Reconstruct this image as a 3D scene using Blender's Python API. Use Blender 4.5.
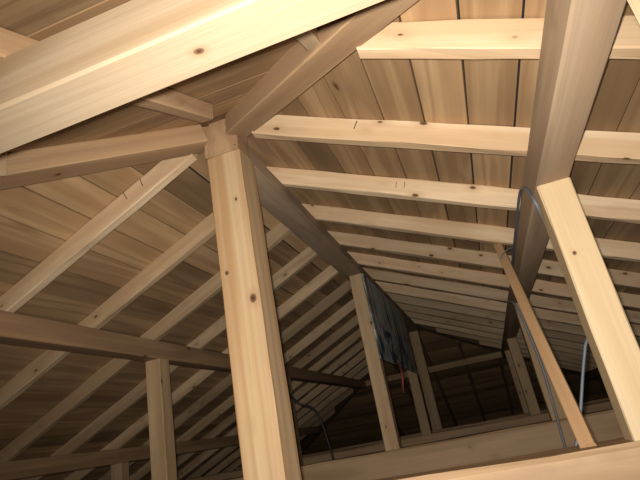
import bpy, bmesh, math, random
from mathutils import Vector, Matrix
random.seed(7)
scene = bpy.context.scene
for o in list(bpy.data.objects): bpy.data.objects.remove(o)
C = scene.collection

# ------------------------------------------------------------------ camera, world, light, exposure
H = 0.50                                        # lens height above the attic floor
cam_d = bpy.data.cameras.new('camera'); cam = bpy.data.objects.new('camera', cam_d); C.objects.link(cam)
cam_d.sensor_width = 36; cam_d.lens = 505.49 / 640 * 36; cam_d.clip_start = 0.01
YAW, PITCH, ROLL = math.radians(14.3626), math.radians(21.1869), math.radians(-10.9737)
Fv = Vector((-math.sin(YAW) * math.cos(PITCH), math.cos(YAW) * math.cos(PITCH), math.sin(PITCH)))
R0 = Vector((math.cos(YAW), math.sin(YAW), 0)); U0 = R0.cross(Fv)
Rv = math.cos(ROLL) * R0 + math.sin(ROLL) * U0; Uv = -math.sin(ROLL) * R0 + math.cos(ROLL) * U0
cam.matrix_world = Matrix(((Rv.x, Uv.x, -Fv.x, 0), (Rv.y, Uv.y, -Fv.y, 0), (Rv.z, Uv.z, -Fv.z, H), (0, 0, 0, 1)))
scene.camera = cam

world = bpy.data.worlds.new('world'); scene.world = world; world.use_nodes = True
world.node_tree.nodes['Background'].inputs[0].default_value = (0.9, 0.95, 1, 1)
world.node_tree.nodes['Background'].inputs[1].default_value = 0.004

lamp_d = bpy.data.lights.new('phone_flash', 'SPOT'); lamp = bpy.data.objects.new('phone_flash', lamp_d); C.objects.link(lamp)
lamp_d.energy = 172; lamp_d.shadow_soft_size = 0.012; lamp_d.color = (1.0, 0.945, 0.865)
lamp_d.spot_size = math.radians(112); lamp_d.spot_blend = 1.0
lamp.location = Vector((0, 0, H)) - Rv * 0.015 + Uv * 0.02      # flash beside the lens, aimed down the attic
lamp.rotation_euler = (Fv + Rv * 0.08 - Uv * 0.08).to_track_quat('-Z', 'Y').to_euler()

vs = scene.view_settings
vs.view_transform = 'Standard'; vs.look = 'None'; vs.gamma = 1; vs.exposure = 0.0; vs.use_curve_mapping = False

# ------------------------------------------------------------------ measures of the roof frame
X0, Y0 = -0.6528, 1.4827                        # ridge line, near ridge post
A = 0.9814                                      # ridge to purlin, in plan
T = 0.4572; NN = math.hypot(1, T)               # roof pitch
ZP = 0.644 + H; HP = 0.097; WP = 0.0903         # purlin top, depth, width
ZR = ZP + T * A - T * WP / 2                    # underside of rafters at the ridge line
RW, RH = 0.038, 0.075                           # rafter section
STEP = 0.455; YR = 0.9632                       # rafter spacing, first rafter
YF = 6.25                                       # far end of ridge
ZRB = 0.9855 + H                                # underside of ridge beam
ZBEAM = -0.134 + H                              # top of tie beams
TMAX = 3.25                                     # ridge to eaves, in plan
XR, XL = X0 + A, X0 - A

def ray(px, py): return Fv + Rv * ((px - 320) / 505.49) + Uv * ((240 - py) / 505.49)
def at_y(px, py, y):                            # a photo point on a plane of known depth
    r = ray(px, py) * (y / ray(px, py).y); return Vector((r.x, r.y, r.z + H))
def at_x(px, py, x):
    r = ray(px, py) * (x / ray(px, py).x); return Vector((r.x, r.y, r.z + H))

# ------------------------------------------------------------------ helpers
def tag(o, label=None, cat=None, group=None, kind=None):
    if label: o['label'] = label
    if cat: o['category'] = cat
    if group: o['group'] = group
    if kind: o['kind'] = kind
    return o

def link(name, me, mat=None, parent=None):
    o = bpy.data.objects.new(name, me); C.objects.link(o)
    if mat is not None and me is not None and not me.materials: me.materials.append(mat)
    if parent is not None: o.parent = parent
    return o

def rect(w, h, z0=0.0, c=0.004):
    a = w / 2
    return [(-a + c, z0), (a - c, z0), (a, z0 + c), (a, z0 + h - c), (a - c, z0 + h), (-a + c, z0 + h), (-a, z0 + h - c), (-a, z0 + c)]

def timber_mesh(name, L, prof, cut0=(0, 0), cut1=(0, 0), seg=0.16, jit=0.0012, taper=None):
    """a sawn timber along local +x; cut = how far the end face leans per unit of z and of y"""
    n = max(2, int(L / seg)); vs_, fs = [], []
    m = len(prof)
    for i in range(n + 1):
        u = i / n
        for (y, z) in prof:
            c = ((1 - u) * (cut0[0] * z + cut0[1] * y) + u * (cut1[0] * z + cut1[1] * y))
            vs_.append((u * L + c, y + random.uniform(-jit, jit), z + random.uniform(-jit, jit)))
    for i in range(n):
        for k in range(m):
            a, b = i * m + k, i * m + (k + 1) % m
            fs.append((a, b, b + m, a + m))
    fs.append(tuple(range(m - 1, -1, -1))); fs.append(tuple(n * m + k for k in range(m)))
    me = bpy.data.meshes.new(name); me.from_pydata(vs_, [], fs); me.update()
    bm = bmesh.new(); bm.from_mesh(me); bmesh.ops.recalc_face_normals(bm, faces=bm.faces); bm.to_mesh(me); bm.free()
    return me

def frame(p, d, up):
    x = Vector(d).normalized(); z = Vector(up); z = (z - x * z.dot(x)).normalized(); y = z.cross(x)
    return Matrix(((x.x, y.x, z.x, p[0]), (x.y, y.y, z.y, p[1]), (x.z, y.z, z.z, p[2]), (0, 0, 0, 1)))

def timber(name, p, d, up, L, prof, mat, **kw):
    o = link(name, timber_mesh(name, L, prof, **kw), mat); o.matrix_world = frame(p, d, up)
    return o

def tube_mesh(name, pts, r, sides=8):
    pts = [Vector(p) for p in pts]; fine = []
    for i in range(len(pts) - 1):               # Catmull-Rom
        p0 = pts[max(i - 1, 0)]; p1 = pts[i]; p2 = pts[i + 1]; p3 = pts[min(i + 2, len(pts) - 1)]
        for k in range(6):
            t = k / 6
            fine.append(0.5 * ((2 * p1) + (p2 - p0) * t + (2 * p0 - 5 * p1 + 4 * p2 - p3) * t * t + (3 * p1 - p0 - 3 * p2 + p3) * t ** 3))
    fine.append(pts[-1]); vs_, fs = [], []
    ref = Vector((0.31, 0.17, 0.93))
    for i, p in enumerate(fine):
        d = (fine[min(i + 1, len(fine) - 1)] - fine[max(i - 1, 0)]).normalized()
        a = d.cross(ref).normalized(); b = d.cross(a)
        for k in range(sides):
            t = 2 * math.pi * k / sides
            vs_.append(tuple(p + (a * math.cos(t) + b * math.sin(t)) * r))
    for i in range(len(fine) - 1):
        for k in range(sides):
            q, w = i * sides + k, i * sides + (k + 1) % sides
            fs.append((q, w, w + sides, q + sides))
    fs.append(tuple(range(sides - 1, -1, -1))); fs.append(tuple((len(fine) - 1) * sides + k for k in range(sides)))
    me = bpy.data.meshes.new(name); me.from_pydata(vs_, [], fs); me.update()
    for poly in me.polygons: poly.use_smooth = True
    return me

def box_mesh(name, x0, x1, y0, y1, z0, z1, c=0.002):
    me = bpy.data.meshes.new(name); bm = bmesh.new(); bmesh.ops.create_cube(bm, size=1)
    for v in bm.verts:
        v.co = Vector((x0 if v.co.x < 0 else x1, y0 if v.co.y < 0 else y1, z0 if v.co.z < 0 else z1))
    if c: bmesh.ops.bevel(bm, geom=bm.edges[:], offset=c, segments=1, affect='EDGES')
    bm.to_mesh(me); bm.free(); return me

# ------------------------------------------------------------------ materials
class Nodes:
    def __init__(self, name):
        self.m = bpy.data.materials.new(name); self.m.use_nodes = True; self.t = self.m.node_tree
        self.b = self.t.nodes['Principled BSDF']
    def n(self, kind, **kw):
        x = self.t.nodes.new(kind)
        for k, v in kw.items(): setattr(x, k, v)
        return x
    def l(self, a, b): self.t.links.new(a, b)
    def math(self, op, a, b=None, clamp=False):
        x = self.n('ShaderNodeMath', operation=op, use_clamp=clamp)
        for i, v in enumerate((a, b)):
            if v is None: continue
            if isinstance(v, (int, float)): x.inputs[i].default_value = v
            else: self.l(v, x.inputs[i])
        return x.outputs[0]
    def mapr(self, v, a, b, c, d):
        x = self.n('ShaderNodeMapRange'); self.l(v, x.inputs[0])
        for i, k in enumerate((a, b, c, d)): x.inputs[i + 1].default_value = k
        return x.outputs[0]
    def mix(self, f, a, b, mode='MIX'):
        x = self.n('ShaderNodeMix', data_type='RGBA', blend_type=mode)
        for s, v in ((x.inputs[0], f), (x.inputs[6], a), (x.inputs[7], b)):
            if isinstance(v, (int, float)): s.default_value = v
            elif isinstance(v, tuple): s.default_value = v if len(v) == 4 else v + (1,)
            else: self.l(v, s)
        return x.outputs[2]

def wood(name, base, dark, ring=0.35, knots=0.55, stain=0.35, stain_col=(0.16, 0.10, 0.055), marks=(), vary=0.22, rough=0.62, kscale=(8, 15, 15), ringfreq=26, heart=None, heart_amt=0.7):
    N = Nodes(name)
    tc = N.n('ShaderNodeTexCoord'); oi = N.n('ShaderNodeObjectInfo')
    off = N.n('ShaderNodeVectorMath', operation='MULTIPLY_ADD')
    cmb = N.n('ShaderNodeCombineXYZ')
    N.l(N.math('MULTIPLY', oi.outputs['Random'], 41.0), cmb.inputs[0]); N.l(N.math('MULTIPLY', oi.outputs['Random'], 173.0), cmb.inputs[1]); N.l(N.math('MULTIPLY', oi.outputs['Random'], 97.0), cmb.inputs[2])
    off.inputs[1].default_value = (1, 1, 1); N.l(tc.outputs['Object'], off.inputs[0]); N.l(cmb.outputs[0], off.inputs[2])
    def scaled(s):
        v = N.n('ShaderNodeVectorMath', operation='MULTIPLY'); v.inputs[1].default_value = s; N.l(off.outputs[0], v.inputs[0]); return v.outputs[0]
    def noise(s, det, rg=0.55, dist=0.0):
        x = N.n('ShaderNodeTexNoise'); x.inputs['Scale'].default_value = 1; x.inputs['Detail'].default_value = det; x.inputs['Roughness'].default_value = rg; x.inputs['Distortion'].default_value = dist
        N.l(scaled(s), x.inputs['Vector']); return x.outputs[0]
    band = noise((0.55, 7, 7), 1.5, 0.5, 0.3)
    rings = N.math('SINE', N.math('MULTIPLY', band, ringfreq)); rings = N.mapr(rings, -0.2, 1, 0, 1)
    fine = noise((2.0, 110, 110), 3)
    blot = noise((1.1, 5, 5), 3, 0.6)
    low = noise((3.2, 14, 14), 4, 0.65)
    col = N.mix(N.math('MULTIPLY', rings, ring), base, dark)
    if heart:
        hv = noise((0.35, 13, 13), 2.5, 0.5, 0.2); col = N.mix(N.mapr(hv, 0.47, 0.60, 0.0, heart_amt), col, heart)
    col = N.mix(N.mapr(fine, 0.40, 0.80, 0.0, 0.34), col, dark)
    col = N.mix(N.mapr(blot, 0.45, 0.8, 0.0, stain), col, stain_col)
    col = N.mix(N.mapr(low, 0.62, 0.78, 0.0, stain * 0.9), col, stain_col)
    # knots
    vo = N.n('ShaderNodeTexVoronoi'); vo.inputs['Scale'].default_value = 1; N.l(scaled(kscale), vo.inputs['Vector'])
    sep = N.n('ShaderNodeSeparateColor'); N.l(vo.outputs['Color'], sep.inputs[0])
    has = N.math('LESS_THAN', sep.outputs[0], knots)
    kd = N.math('ADD', vo.outputs['Distance'], N.math('ADD', N.math('MULTIPLY', N.math('SUBTRACT', low, 0.5), 0.22), N.math('MULTIPLY', sep.outputs[1], 0.07)))
    k1 = N.math('MULTIPLY', N.mapr(kd, 0.085, 0.135, 0.95, 0), has); k2 = N.math('MULTIPLY', N.mapr(kd, 0.12, 0.40, 0.55, 0), has)
    col = N.mix(k2, col, dark); col = N.mix(k1, col, (0.085, 0.042, 0.02))
    for (mx, my, mz, r, el) in marks:
        v = N.n('ShaderNodeVectorMath', operation='SUBTRACT'); N.l(tc.outputs['Object'], v.inputs[0]); v.inputs[1].default_value = (mx, my, mz)
        w = N.n('ShaderNodeVectorMath', operation='MULTIPLY'); N.l(v.outputs[0], w.inputs[0]); w.inputs[1].default_value = (1 / (r * el), 1 / r, 1 / r)
        ln = N.n('ShaderNodeVectorMath', operation='LENGTH'); N.l(w.outputs[0], ln.inputs[0])
        d = N.math('ADD', ln.outputs['Value'], N.math('MULTIPLY', N.math('SUBTRACT', low, 0.5), 0.5))
        col = N.mix(N.mapr(d, 0.9, 2.6, 0.6, 0.0), col, dark)
        col = N.mix(N.mapr(d, 0.75, 1.05, 0.9, 0.0), col, (0.12, 0.06, 0.03))
        col = N.mix(N.mapr(d, 0.25, 0.5, 0.85, 0.0), col, (0.04, 0.02, 0.012))
    bri = N.mapr(oi.outputs['Random'], 0, 1, 1 - vary, 1 + vary * 0.35)
    hs = N.n('ShaderNodeHueSaturation'); N.l(col, hs.inputs['Color']); N.l(bri, hs.inputs['Value'])
    N.l(hs.outputs[0], N.b.inputs['Base Color']); N.b.inputs['Roughness'].default_value = rough
    N.b.inputs['Specular IOR Level'].default_value = 0.25
    bp = N.n('ShaderNodeBump'); bp.inputs['Strength'].default_value = 0.25; bp.inputs['Distance'].default_value = 0.003
    N.l(N.math('ADD', fine, N.math('MULTIPLY', rings, 0.3)), bp.inputs['Height']); N.l(bp.outputs[0], N.b.inputs['Normal'])
    return N.m

def plain(name, col, rough=0.5, metal=0.0, bump=0.0):
    N = Nodes(name); tc = N.n('ShaderNodeTexCoord'); no = N.n('ShaderNodeTexNoise'); no.inputs['Scale'].default_value = 14; no.inputs['Detail'].default_value = 4
    N.l(tc.outputs['Object'], no.inputs['Vector'])
    N.l(N.mix(no.outputs[0], tuple(c * 0.75 for c in col), tuple(min(1, c * 1.2) for c in col)), N.b.inputs['Base Color'])
    N.b.inputs['Roughness'].default_value = rough; N.b.inputs['Metallic'].default_value = metal
    if bump:
        bp = N.n('ShaderNodeBump'); bp.inputs['Strength'].default_value = bump; bp.inputs['Distance'].default_value = 0.004; N.l(no.outputs[0], bp.inputs['Height']); N.l(bp.outputs[0], N.b.inputs['Normal'])
    return N.m

PINE, PINE_D = (0.70, 0.50, 0.29), (0.46, 0.27, 0.12)
M = {}
M['rafter'] = wood('pale_pine_rafter', (0.66, 0.50, 0.325), (0.44, 0.28, 0.15), ring=0.45, knots=0.95, stain=0.45, stain_col=(0.25, 0.155, 0.08), vary=0.30, heart=(0.52, 0.34, 0.19), heart_amt=0.55)
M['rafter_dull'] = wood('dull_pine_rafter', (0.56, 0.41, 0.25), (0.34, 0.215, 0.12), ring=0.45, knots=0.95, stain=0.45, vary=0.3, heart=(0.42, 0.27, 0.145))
M['board'] = wood('brown_roof_board', (0.47, 0.305, 0.160), (0.29, 0.17, 0.08), ring=0.6, knots=0.22, stain=0.55, stain_col=(0.17, 0.105, 0.06), vary=0.48, kscale=(2.6, 8, 1.0), ringfreq=44, heart=(0.32, 0.185, 0.09), heart_amt=0.65)
M['post_pale'] = wood('pale_pine_post', (0.62, 0.47, 0.29), (0.48, 0.33, 0.18), ring=0.4, knots=0.08, stain=0.12, vary=0.0)
M['post_dull'] = wood('dull_pine_post', (0.52, 0.365, 0.205), (0.34, 0.215, 0.11), ring=0.45, knots=0.5, stain=0.3, vary=0.15, heart=(0.40, 0.25, 0.13))
M['purlin_grey'] = wood('grey_brown_purlin', (0.47, 0.335, 0.215), (0.30, 0.20, 0.125), ring=0.65, knots=0.5, stain=0.45, stain_col=(0.24, 0.18, 0.135), vary=0.0, heart=(0.38, 0.25, 0.15))
M['hip'] = wood('brown_hip', (0.43, 0.27, 0.145), (0.26, 0.15, 0.078), ring=0.5, knots=0.4, stain=0.45, stain_col=(0.50, 0.37, 0.25), vary=0.1, heart=(0.31, 0.185, 0.10))
M['ridge'] = wood('grey_brown_ridge', (0.36, 0.26, 0.17), (0.21, 0.15, 0.10), ring=0.5, knots=0.2, stain=0.55, stain_col=(0.16, 0.125, 0.10), vary=0.0, heart=(0.24, 0.165, 0.11))
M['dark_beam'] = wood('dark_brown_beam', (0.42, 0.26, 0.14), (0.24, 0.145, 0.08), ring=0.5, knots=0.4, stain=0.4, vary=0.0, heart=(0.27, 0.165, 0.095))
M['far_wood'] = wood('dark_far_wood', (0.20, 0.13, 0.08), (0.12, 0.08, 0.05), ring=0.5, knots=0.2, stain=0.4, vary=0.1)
M['beam'] = wood('tie_beam_wood', (0.46, 0.30, 0.17), (0.30, 0.185, 0.095), ring=0.5, knots=0.1, stain=0.3, vary=0.1)
M['lath'] = wood('orange_brown_lath', (0.47, 0.29, 0.15), (0.36, 0.21, 0.10), ring=0.3, knots=0.0, stain=0.1, vary=0.0)
M['felt'] = plain('black_roofing_felt', (0.012, 0.011, 0.010), 0.95)
M['dust'] = plain('dusty_ceiling_back', (0.10, 0.075, 0.055), 0.95, bump=0.5)
M['cable'] = plain('blue_grey_cable', (0.13, 0.145, 0.175), 0.5)
M['flat_cable'] = plain('grey_flat_cable', (0.22, 0.22, 0.23), 0.4)
M['black_cable'] = plain('black_cable', (0.02, 0.02, 0.022), 0.5)
M['wire'] = plain('teal_grey_wire', (0.10, 0.14, 0.17), 0.4, 0.3)
M['nail'] = plain('steel_nail', (0.45, 0.43, 0.40), 0.35, 0.8)
M['pencil'] = plain('dark_pencil_mark', (0.05, 0.035, 0.025), 0.8)
M['red'] = plain('red_tape', (0.30, 0.045, 0.035), 0.7)

def panel_mat():
    N = Nodes('streaked_grey_panel'); tc = N.n('ShaderNodeTexCoord')
    def noise(s, det, dist):
        v = N.n('ShaderNodeVectorMath', operation='MULTIPLY'); v.inputs[1].default_value = s; N.l(tc.outputs['Object'], v.inputs[0])
        x = N.n('ShaderNodeTexNoise'); x.inputs['Scale'].default_value = 1; x.inputs['Detail'].default_value = det; x.inputs['Distortion'].default_value = dist
        N.l(v.outputs[0], x.inputs['Vector']); return x.outputs[0]
    a = noise((3.4, 3.4, 1.2), 1.5, 0.9); b = noise((9, 9, 7), 3, 0.6); c = noise((3, 3, 9), 3, 0.2)
    col = N.mix(N.mapr(c, 0.35, 0.7, 0, 1), (0.54, 0.54, 0.49), (0.38, 0.405, 0.39))
    col = N.mix(N.mapr(N.math('ABSOLUTE', N.math('SUBTRACT', a, 0.47)), 0.010, 0.030, 1, 0), col, (0.02, 0.028, 0.05))
    lowz = N.n('ShaderNodeSeparateXYZ'); N.l(tc.outputs['Object'], lowz.inputs[0])
    sp = N.math('MULTIPLY', N.mapr(b, 0.56, 0.62, 0, 1), N.mapr(lowz.outputs[2], 0.15, 0.4, 1, 0.15))
    col = N.mix(sp, col, (0.02, 0.06, 0.16))
    sp2 = N.math('MULTIPLY', N.mapr(b, 0.36, 0.41, 1, 0), N.mapr(lowz.outputs[2], 0.05, 0.22, 1, 0))
    col = N.mix(sp2, col, (0.22, 0.03, 0.03))
    sp3 = N.math('MULTIPLY', N.mapr(lowz.outputs[1], 0.03, 0.22, 1, 0), N.mapr(c, 0.45, 0.6, 0, 0.8))
    col = N.mix(sp3, col, (0.07, 0.09, 0.035))
    N.l(col, N.b.inputs['Base Color']); N.b.inputs['Roughness'].default_value = 0.6
    return N.m
M['panel'] = panel_mat()

ORD = ['first', 'second', 'third', 'fourth', 'fifth', 'sixth', 'seventh', 'eighth', 'ninth', 'tenth', 'eleventh', 'twelfth', 'thirteenth', 'fourteenth', 'fifteenth', 'sixteenth', 'seventeenth', 'eighteenth']

# ------------------------------------------------------------------ roof: felt and individual sheathing boards
BW, GAP, BT = 0.118, 0.0038, 0.012              # board width in plan, joint, thickness
ZS = ZR + RH * NN                               # underside of boards at the ridge line
FX = {'right': 1, 'left': -1}

def slope_point(side, t, s, z):
    """t = plan distance from ridge line / ridge end, s = the coordinate along the slope, z = height above underside of boards at the ridge"""
    if side == 'right': return Vector((X0 + t, s, ZS - T * t + z))
    if side == 'left':  return Vector((X0 - t, s, ZS - T * t + z))
    if side == 'near':  return Vector((s, Y0 - t, ZS - T * t + z))
    return Vector((s, YF + t, ZS - T * t + z))

def limits(side, t):
    if side in ('right', 'left'): return Y0 - t, YF + t
    return X0 - t, X0 + t

def board(side, t0, t1, s0a, s0b, s1a, s1b, parent, dz):
    """quadrilateral board: edges at t0 and t1; its ends run from (s0a at t0) to (s0b at t1) and likewise s1"""
    mid = slope_point(side, (t0 + t1) / 2, (s0a + s1a) / 2, 0)
    along = Vector((0, 1, 0)) if side in ('right', 'left') else Vector((1, 0, 0))
    dn = slope_point(side, 1, 0, 0) - slope_point(side, 0, 0, 0)
    up = along.cross(dn);  up = up if up.z > 0 else -up
    up.normalize(); mtx = frame(mid, along, up); inv = mtx.inverted()
    L = [inv @ slope_point(side, t, s, 0) for t, s in ((t0, s0a), (t0, s1a), (t1, s1b), (t1, s0b))]
    L = [Vector((v.x, v.y + random.uniform(-.0012, .0012), 0)) for v in L]
    cx = sum((v for v in L), Vector()) / 4
    vs_ = []
    for zz, k in ((dz, 0.994), (dz + BT, 1.0)):
        for v in L:
            vs_.append((cx.x + (v.x - cx.x), cx.y + (v.y - cx.y) * k, zz + random.uniform(-.0008, .0008)))
    me = bpy.data.meshes.new('board'); me.from_pydata(vs_, [], [(0, 1, 2, 3), (7, 6, 5, 4), (0, 4, 5, 1), (1, 5, 6, 2), (2, 6, 7, 3), (3, 7, 4, 0)])
    bm = bmesh.new(); bm.from_mesh(me); bmesh.ops.recalc_face_normals(bm, faces=bm.faces); bm.to_mesh(me); bm.free()
    o = link('board', me, M['board'], parent); o.matrix_world = mtx
    return o

rows = int(TMAX / BW) + 1
for side in ('right', 'left', 'near', 'far'):
    felt = bpy.data.meshes.new('roofing_felt')
    z0 = BT * 1.1 + 0.003
    s0, s1 = limits(side, TMAX); a0, a1 = limits(side, 0)
    q = [slope_point(side, 0, a0, z0), slope_point(side, 0, a1, z0), slope_point(side, TMAX, s1, z0), slope_point(side, TMAX, s0, z0)]
    nv = len(q); felt.from_pydata([tuple(v) for v in q] + [tuple(v + Vector((0, 0, 0.01))) for v in q], [], [(0, 1, 2, 3), (7, 6, 5, 4), (0, 4, 5, 1), (1, 5, 6, 2), (2, 6, 7, 3), (3, 7, 4, 0)])
    root = link('ceiling_' + side, felt, M['felt']); tag(root, kind='structure')
    phase = {'right': (X0 + 0.158), 'left': None}.get(side)
    # joints fall where the photograph shows them
    first = {'right': (0.158 - X0) % BW, 'left': (X0 + 1.2075) % BW, 'near': 0.02, 'far': 0.05}[side]
    gap = GAP if side in ('right', 'left') else 0.0012
    edges = [0.0] + [first + i * BW for i in range(rows + 1) if 0.03 < first + i * BW < TMAX] + [TMAX]
    for i in range(len(edges) - 1):
        t0, t1 = edges[i] + (gap * random.uniform(0.1, 1.0) if i else 0), edges[i + 1] - (gap * random.uniform(0.1, 0.8))
        (l0, h0), (l1, h1) = limits(side, t0), limits(side, t1)
        plen = 1.82 if t0 < 1.3 else 3.64
        cuts = []
        if side in ('right', 'left'):
            y = YR + STEP * random.randint(-8, 2) - 3.64
            while y < h1:
                if y > l1 + 0.5 and y < h0 - 0.4: cuts.append(y)
                y += plen
        else:
            y = X0 + STEP * random.randint(-3, 3) - 7.28
            while y < h1:
                if y > l1 + 0.8 and y < h1 - 0.8: cuts.append(y)
                y += 3.64
        ends = [(l0, l1)] + [(c, c) for c in cuts] + [(h0, h1)]
        for j in range(len(ends) - 1):
            ga = 0.001 if j else 0.0
            board(side, t0, t1, ends[j][0] + ga, ends[j][1] + ga, ends[j + 1][0] - ga, ends[j + 1][1] - ga, root, random.uniform(0, 0.0012) if side in ('right', 'left') else 0.0)

# floor of the attic (the back of the ceiling below)
fl = link('floor', box_mesh('floor', X0 - TMAX - 0.1, X0 + TMAX + 0.1, Y0 - TMAX - 0.1, YF + TMAX + 0.1, -0.05, 0.0, 0), M['dust']); tag(fl, kind='structure')

# ------------------------------------------------------------------ ridge, hips, purlins
PW = 0.1275                                     # near ridge post
hw = 0.06
prof = [(-hw + .003, 0), (hw - .003, 0), (hw, .003), (hw, ZR - T * hw - ZRB - .001), (0, ZR - ZRB - .002), (-hw, ZR - T * hw - ZRB - .001), (-hw, .003)]
ridge = timber('ridge_beam', (X0, Y0 + 0.02, ZRB), (0, 1, 0), (0, 0, 1), YF - Y0 + 0.02, prof, M['ridge'])
tag(ridge, 'dark grey-brown ridge beam running back from the top of the large front post', 'ridge beam')
# the nose of the ridge over the post, between the two hips
nw = PW / 2
nose_prof = [(-nw, 0), (nw - .003, 0), (nw, .003), (nw, 0.055), (0.030, 0.150), (-0.012, 0.150), (-nw - 0.006, 0.125), (-nw - 0.004, 0.05)]
nose = timber('nose_block', (X0, Y0 - PW / 2 - 0.006, ZRB), (0, 1, 0), (0, 0, 1), 0.085, nose_prof, M['hip'], jit=0.003, seg=0.03)
nose.parent = ridge; nose.matrix_parent_inverse = ridge.matrix_world.inverted()
nose['label'] = 'brown rough-cut block at the near end of the ridge'

def hip(sx, label, t0, t1, sy=-1, y0=Y0, mat=None):
    d = Vector((sx, sy, -T)); Lp = d.length
    p = Vector((X0, y0, ZR - 0.004)) + d * t0
    o = timber('hip_rafter', p, d, (0, 0, 1), Lp * (t1 - t0), rect(0.085, (RH + 0.004) * NN * 0.96), mat or M['hip'], seg=0.2)
    tag(o, label, 'hip rafter', 'hip rafters at the ridge ends'); return o
HR = hip(1, 'brown hip rafter rising right from the large front post behind the near pale beam', 0.065, 2.6)
HL = hip(-1, 'brown hip rafter running left from the large front post above the left boards', 0.065, 2.6)
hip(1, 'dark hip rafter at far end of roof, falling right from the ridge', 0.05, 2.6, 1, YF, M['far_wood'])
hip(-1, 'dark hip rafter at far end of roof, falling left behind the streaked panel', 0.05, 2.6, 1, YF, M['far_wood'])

cb = WP / 2
pr = timber('purlin', (XR, Y0 - A - cb, ZP - HP), (0, 1, 0), (0, 0, 1), YF - Y0 + 2 * A + WP, rect(WP, HP, c=.005), M['purlin_grey'], seg=0.2)
tag(pr, 'grey-brown purlin overhead on the right, resting on the pale right post', 'purlin', 'purlins under the roof slopes')
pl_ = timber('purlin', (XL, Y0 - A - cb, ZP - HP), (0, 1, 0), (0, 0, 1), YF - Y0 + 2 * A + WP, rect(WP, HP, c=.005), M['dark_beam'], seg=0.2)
tag(pl_, 'brown purlin crossing under the left rafters at lower left', 'purlin', 'purlins under the roof slopes')
YN = 0.5253
kp = ray(199, 51); kp = kp * (0.644 - 0.0984) / kp.z if kp.z / kp.y < (0.644 - 0.0984) / (YN - cb) else kp * (YN - cb) / kp.y
M['near_purlin_marked'] = wood('pale_near_purlin_knot', (0.345, 0.262, 0.172), (0.25, 0.165, 0.09), ring=0.7, knots=0.04, stain=0.35, stain_col=(0.20, 0.12, 0.06), heart=(0.28, 0.195, 0.115), heart_amt=0.5, vary=0.0, rough=0.6,
                               marks=[(kp.x - XL - cb, kp.y - YN, kp.z - 0.644 + 0.0984, 0.006, 1.4)])
pn = timber('purlin', (XL + cb, YN, ZP - 0.0984), (1, 0, 0), (0, 0, 1), XR - XL - WP, rect(WP, 0.0984, c=.004), M['near_purlin_marked'], seg=0.2)
tag(pn, 'large pale beam crossing the upper left closest to the camera', 'purlin', 'purlins under the roof slopes')
pf = timber('purlin', (XL + cb, YF + A, ZP - HP), (1, 0, 0), (0, 0, 1), XR - XL - WP, rect(WP * 0.8, HP * 0.8, z0=HP * 0.2), M['post_dull'], seg=0.2)
tag(pf, 'light horizontal purlin across the dark far end of the roof', 'purlin', 'purlins under the roof slopes')
# lower purlins nearer the eaves
A2 = 2 * A
ZP2 = ZP - T * A
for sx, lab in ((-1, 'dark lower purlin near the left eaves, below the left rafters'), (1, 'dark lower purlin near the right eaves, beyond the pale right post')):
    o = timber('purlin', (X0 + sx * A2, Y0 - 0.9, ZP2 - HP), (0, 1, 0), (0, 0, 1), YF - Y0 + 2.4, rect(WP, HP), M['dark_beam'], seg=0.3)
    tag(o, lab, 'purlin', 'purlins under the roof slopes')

# ------------------------------------------------------------------ rafters
RL = (TMAX - 0.05) * NN
raf_mesh = {}
def rafter(side, y, t0, idx, label, group, mat='rafter', cy=0.0):
    sx = FX[side]
    key = (side, round(t0, 2), mat)
    if key not in raf_mesh or t0 > 0.001:
        me = timber_mesh('rafter', RL - t0 * NN, rect(RW, RH, c=.003), cut0=(-T, cy), seg=0.13, jit=0.0022); me.materials.append(M[mat]); raf_mesh[key] = me
    o = link('rafter', raf_mesh[key])
    o.matrix_world = frame((X0 + sx * (t0 + 0.001), y, ZR - T * t0), (sx, 0, -T), (0, 0, 1))
    tag(o, label, 'rafter', group); return o

nr = []
K = int((YF + 1.6 - YR) / STEP)
for side in ('right', 'left'):
    c = 0
    for k in range(0, K + 1):
        y = YR + STEP * k + (0.012 if side == 'left' else 0)
        t0, cy = 0.0, 0.0
        if y < Y0 + 0.08:
            t0 = (Y0 - y) + 0.062; cy = 0.0
        if y > YF - 0.02:
            t0 = (y - YF) + 0.075
        name = ORD[c] if c < len(ORD) else 'last'
        if side == 'right':
            lab = '%s pale rafter of the right roof slope, counting from the camera' % name
        else:
            lab = '%s full rafter of the left roof slope, counting back from the large front post' % ORD[max(c - 1, 0)]
            if k == 0: lab = 'rafter edge just showing at the left frame edge under the left hip'
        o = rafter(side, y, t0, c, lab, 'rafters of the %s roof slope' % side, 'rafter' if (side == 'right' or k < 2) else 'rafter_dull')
        c += 1
        nr.append(o)
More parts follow.
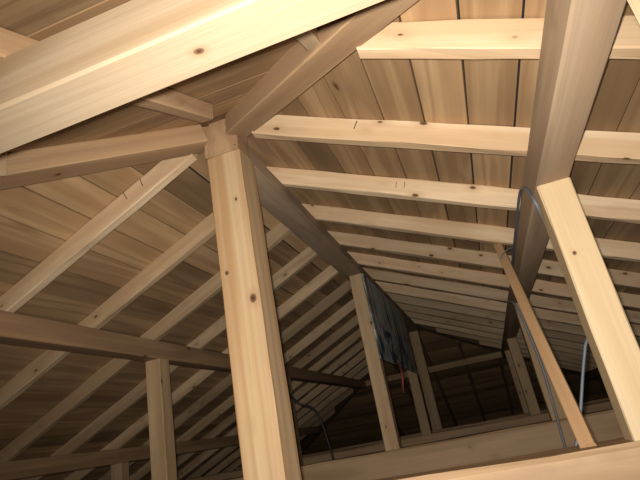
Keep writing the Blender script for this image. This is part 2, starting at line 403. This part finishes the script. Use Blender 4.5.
# rafters of the near hip end: only the ends behind the near pale beam show
for x, t0, dz, w, mt, lab in ((-0.588, Y0 - 1.20, 0.024, 0.045, 'hip', 'short brown rafter of the near roof end, meeting the ridge nose'),
              (X0 + STEP + 0.034, STEP + 0.095, 0.018, RW, 'rafter', 'pale rafter end of the near roof end, butting on the right hip'),
              (X0 - STEP, STEP + 0.085, 0.0, RW, 'rafter', 'rafter of the near roof end, butting on the left hip')):
    o = timber('rafter', (x, Y0 - t0, ZR - T * t0 + dz), (0, -1, -T), (0, 0, 1), RL - t0 * NN, rect(w, RH - dz / NN), M[mt], seg=0.25, cut0=(-T, 0))
    tag(o, lab, 'rafter', 'rafters of the near roof end')
for m in (-1, 0, 1, 2, -2):
    t0 = abs(m) * STEP + 0.07
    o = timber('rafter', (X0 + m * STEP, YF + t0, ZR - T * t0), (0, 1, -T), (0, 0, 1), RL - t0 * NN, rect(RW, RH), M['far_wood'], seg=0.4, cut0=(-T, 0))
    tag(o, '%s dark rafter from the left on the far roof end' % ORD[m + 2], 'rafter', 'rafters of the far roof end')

# ------------------------------------------------------------------ tie beams and posts
for i, (y, lab) in enumerate(((Y0, 'brown tie beam at the bottom right, under the pale right post'), (Y0 + 1.82, 'tie beam across the attic under the post beside the streaked panel'), (Y0 + 3.64, 'dark tie beam deep in the attic, under the post behind the panel'), (YF, 'dark tie beam at the far end, under the last ridge post'))):
    o = timber('tie_beam', (X0 - 2.55, y + 0.02, ZBEAM - 0.2), (1, 0, 0), (0, 0, 1), 5.1, rect(0.165, 0.2, c=.012), M['beam'], seg=0.3, jit=0.003)
    tag(o, lab, 'tie beam', 'tie beams across the attic floor')
    for xx in (X0 - 2.45, X0 + 2.45):            # short blocks that carry the beam
        b = link('support_block', box_mesh('support_block', xx - .06, xx + .06, y - .06, y + .1, 0, ZBEAM - 0.2), M['dark_beam'])
        b.parent = o; b.matrix_parent_inverse = o.matrix_world.inverted()

def post(x, y, w, z0, z1, mat, label, d=None, group='roof posts', c=.004):
    d = d or w
    o = timber('post', (x, y, z0), (0, 0, 1), (0, -1, 0), z1 - z0, rect(w, d, z0=-d / 2, c=c), mat, seg=0.12)
    tag(o, label, 'post', group); return o
zc = ZRB - ZBEAM                                # centre post length
def on_post(px, py, x, w, r, el):               # photo point on a post's front face, in the post's own axes
    p = at_y(px, py, Y0 - w / 2); return (p.z - ZBEAM, -(p.x - x), w / 2, r, el)
M['post_marked'] = wood('yellow_pine_post_knots', (0.49, 0.35, 0.20), (0.36, 0.225, 0.12), ring=0.5, knots=0.05, stain=0.3, stain_col=(0.30, 0.21, 0.14), vary=0.0, heart=(0.36, 0.20, 0.085), heart_amt=0.75,
                        marks=[on_post(253, 298, X0, PW, 0.0115, 1.3), on_post(236, 199, X0, PW, 0.005, 1.4), on_post(227, 273, X0, PW, 0.007, 1.2)])
P1 = post(X0, Y0, PW, ZBEAM, ZRB, M['post_marked'], 'large yellow pine post in the foreground with knots, under the ridge end')
M['post_pale_marked'] = wood('pale_pine_post_knot', (0.61, 0.465, 0.28), (0.49, 0.34, 0.18), ring=0.4, heart=(0.55, 0.38, 0.20), heart_amt=0.4,  knots=0.03, stain=0.12, vary=0.0, marks=[on_post(574.5, 253, XR, WP, 0.006, 1.2)])
P2 = post(XR, Y0, WP, ZBEAM, ZP - HP, M['post_pale_marked'], 'bright pale post at right with one knot, under the overhead purlin')
post(X0 + 0.012, Y0 + 1.82, 0.088, ZBEAM, ZRB, M['post_dull'], 'pine post at the near edge of the grey streaked panel')
post(X0, Y0 + 3.64, 0.088, ZBEAM, ZRB, M['post_dull'], 'post half hidden behind the grey streaked panel')
post(X0 - 0.005, YF - 0.05, 0.11, ZBEAM, ZRB, M['post_dull'], 'far post under the end of the ridge, right of the panel')
P3R = post(XR, Y0 + 1.82, WP, ZBEAM, ZP - HP, M['post_dull'], 'post under the right purlin with a grey cable down its face')
post(XR, Y0 + 3.64, WP, ZBEAM, ZP - HP, M['post_dull'], 'farther post under the right purlin, left of the cabled post')
post(XR, YF - 0.02, WP, ZBEAM, ZP - HP, M['post_dull'], 'farthest dim post under the right purlin')
post(XL, Y0 + 0.91, WP, 0, ZP - HP, M['post_dull'], 'short weathered post under the left purlin at lower left')
post(XL, Y0 + 2.73, WP, 0, ZP - HP, M['post_dull'], 'dim post farther back under the left purlin')
post(X0 - A2, Y0 + 1.82, WP, ZBEAM, ZP2 - HP, M['post_dull'], 'low post under the left lower purlin at bottom left')

# post of the near right roof corner: only its edge shows in the top right corner
PC = post(0.283 + 0.045, 0.536, WP, 0, ZP - HP, M['post_pale'], 'pale post edge in the extreme top right corner')

# ------------------------------------------------------------------ lath brace, panel, cables, small things
b0, b1 = Vector((0.192, 1.49, ZBEAM)), Vector((0.221, 2.371, 0.685 + H))
d = b1 - b0
lath = timber('lath', b0, d, (-0.5, -1, 1), d.length, rect(0.036, 0.018, z0=-.009, c=.0015), M['lath'])
tag(lath, 'thin orange-brown lath leaning diagonally in front of the right purlin', 'lath')

pz0, pz1 = 0.405 + H, ZRB - 0.003
pan = link('panel', box_mesh('panel', 0, 0.010, 0, 1.60, 0, pz1 - pz0, 0.0015), M['panel'])
pan.location = (X0 + 0.058, Y0 + 1.775, pz0)
tag(pan, 'grey board with dark blue streaks fixed to the ridge posts', 'panel')

def ribbon():
    me = bpy.data.meshes.new('tape'); vs_, fs = [], []
    for i in range(13):
        u = i / 12; a = u * 2.4
        for s in (-1, 1):
            for q in (0, 1):
                vs_.append((math.sin(a) * 0.007 * s + 0.010 * math.sin(u * 5) + q * 0.0012, math.cos(a) * 0.007 * s, -u * 0.22))
    for i in range(12):
        b = i * 4
        for p, r in ((0, 2), (2, 3), (3, 1), (1, 0)): fs.append((b + p, b + r, b + r + 4, b + p + 4))
    fs.append((0, 1, 3, 2)); fs.append((48, 50, 51, 49))
    me.from_pydata(vs_, [], fs); return me
rb = link('tape', ribbon(), M['red']); rb.location = (X0 + 0.070, Y0 + 2.42, pz0 + 0.02)
tag(rb, 'red tape hanging from the bottom edge of the streaked panel', 'tape')

xs = XR - cb
cab = link('cable', tube_mesh('cable', [(xs - .006, 2.9, ZP - .02), (xs - .006, 2.4, ZP - .012), (xs - .006, 1.95, ZP - .006), (xs - .006, 1.70, ZP - .004), at_x(524, 188, xs - .006), at_x(530, 194, xs - .006), at_x(536, 204, xs - .006), (XR - .03, 1.58, ZP - .18), (XR, 1.66, 0.36 + H), at_y(588, 325, 1.75), at_y(585.5, 345, 1.75), at_y(583.5, 365, 1.75), at_y(582, 387, 1.75), at_y(580, 425, 1.75), at_y(579, 470, 1.76), (0.25, 1.8, 0.04), (0.3, 2.0, 0.008)], 0.0048), M['cable'])
tag(cab, 'blue-grey cable along the right purlin, hanging down behind the pale post', 'cable')
yf = Y0 + 1.82 - cb
fc = link('cable', tube_mesh('cable', [(xs - .006, yf + .2, ZP - .05), (xs - .004, yf + .04, ZP - .075), (xs + .012, yf - .006, ZP - HP - .03), (xs + .03, yf - .006, ZP - HP - .2), (xs + .04, yf - .006, 0.15 + H), (xs + .03, yf - .006, -.1 + H), (xs + .0, yf - .10, 0.01)], 0.008), M['flat_cable'])
tag(fc, 'dark grey cable running down the face of the farther right post', 'cable')
bc = link('cable', tube_mesh('cable', [(XL + cb + .006, 3.9, ZP - HP * .3), (XL + cb + .02, 3.86, ZP - HP), (XL + .15, 3.75, ZP - .20), (XL + .28, 3.7, ZP - .36), (XL + .40, 3.8, ZP - .50), (XL + .45, 3.9, .01)], 0.008), M['black_cable'])
tag(bc, 'black cable drooping from the left purlin behind the large post', 'cable')
wr = [at_y(px, py, 2.22 + k * .01) for k, (px, py) in enumerate(((512, 248), (508, 249.5), (504, 253), (501.5, 257), (501, 261), (502.5, 264), (505, 265.5)))]
wl = link('wire_loop', tube_mesh('wire_loop', wr, 0.003, 6), M['wire'])
tag(wl, 'dark wire loop hooked round the top of the thin lath', 'wire')

# nails and carpenter's marks
def nail(parent, p, n, r=0.0035):
    me = bpy.data.meshes.new('nail'); bm = bmesh.new(); bmesh.ops.create_cone(bm, cap_ends=True, segments=10, radius1=r, radius2=r * .8, depth=0.004); bm.to_mesh(me); bm.free()
    o = link('nail', me, M['nail']); o.matrix_world = Matrix.Translation(p) @ Vector(n).to_track_quat('Z', 'Y').to_matrix().to_4x4()
    o.parent = parent; o.matrix_parent_inverse = parent.matrix_world.inverted()
nail(nose, (X0 + 0.055, Y0 - PW / 2 - 0.008, ZRB + 0.014), (0, -1, 0))
nail(HR, (X0 + 0.19 - .026, Y0 - 0.19 - .026, ZR - T * .19 + .06), (-1, -1, 0))
def mark(parent, px0, py0, px1, py1, y, w=0.0022):
    a, b = at_y(px0, py0, y), at_y(px1, py1, y); d = b - a
    o = link('pencil_mark', timber_mesh('pencil_mark', d.length, rect(w, 0.003, z0=-.0005, c=.0001), seg=1, jit=0), M['pencil']); o.matrix_world = frame(a, d, (0, -1, 0))
    o.parent = parent; o.matrix_parent_inverse = parent.matrix_world.inverted()
bpy.context.view_layer.update()
for o in nr:
    y = o.matrix_world.translation.y - RW / 2
    lab = o['label']
    if lab.startswith('second pale rafter of the right'): mark(o, 354, 129, 357, 121, y)
    if lab.startswith('third pale rafter of the right'): mark(o, 396, 188, 396.5, 182, y); mark(o, 404, 188, 405, 182, y)
    if lab.startswith('first full rafter of the left'): mark(o, 123, 192, 127, 199, y); mark(o, 140, 179, 143, 186, y)
scene.update_tag()
bpy.context.view_layer.update()
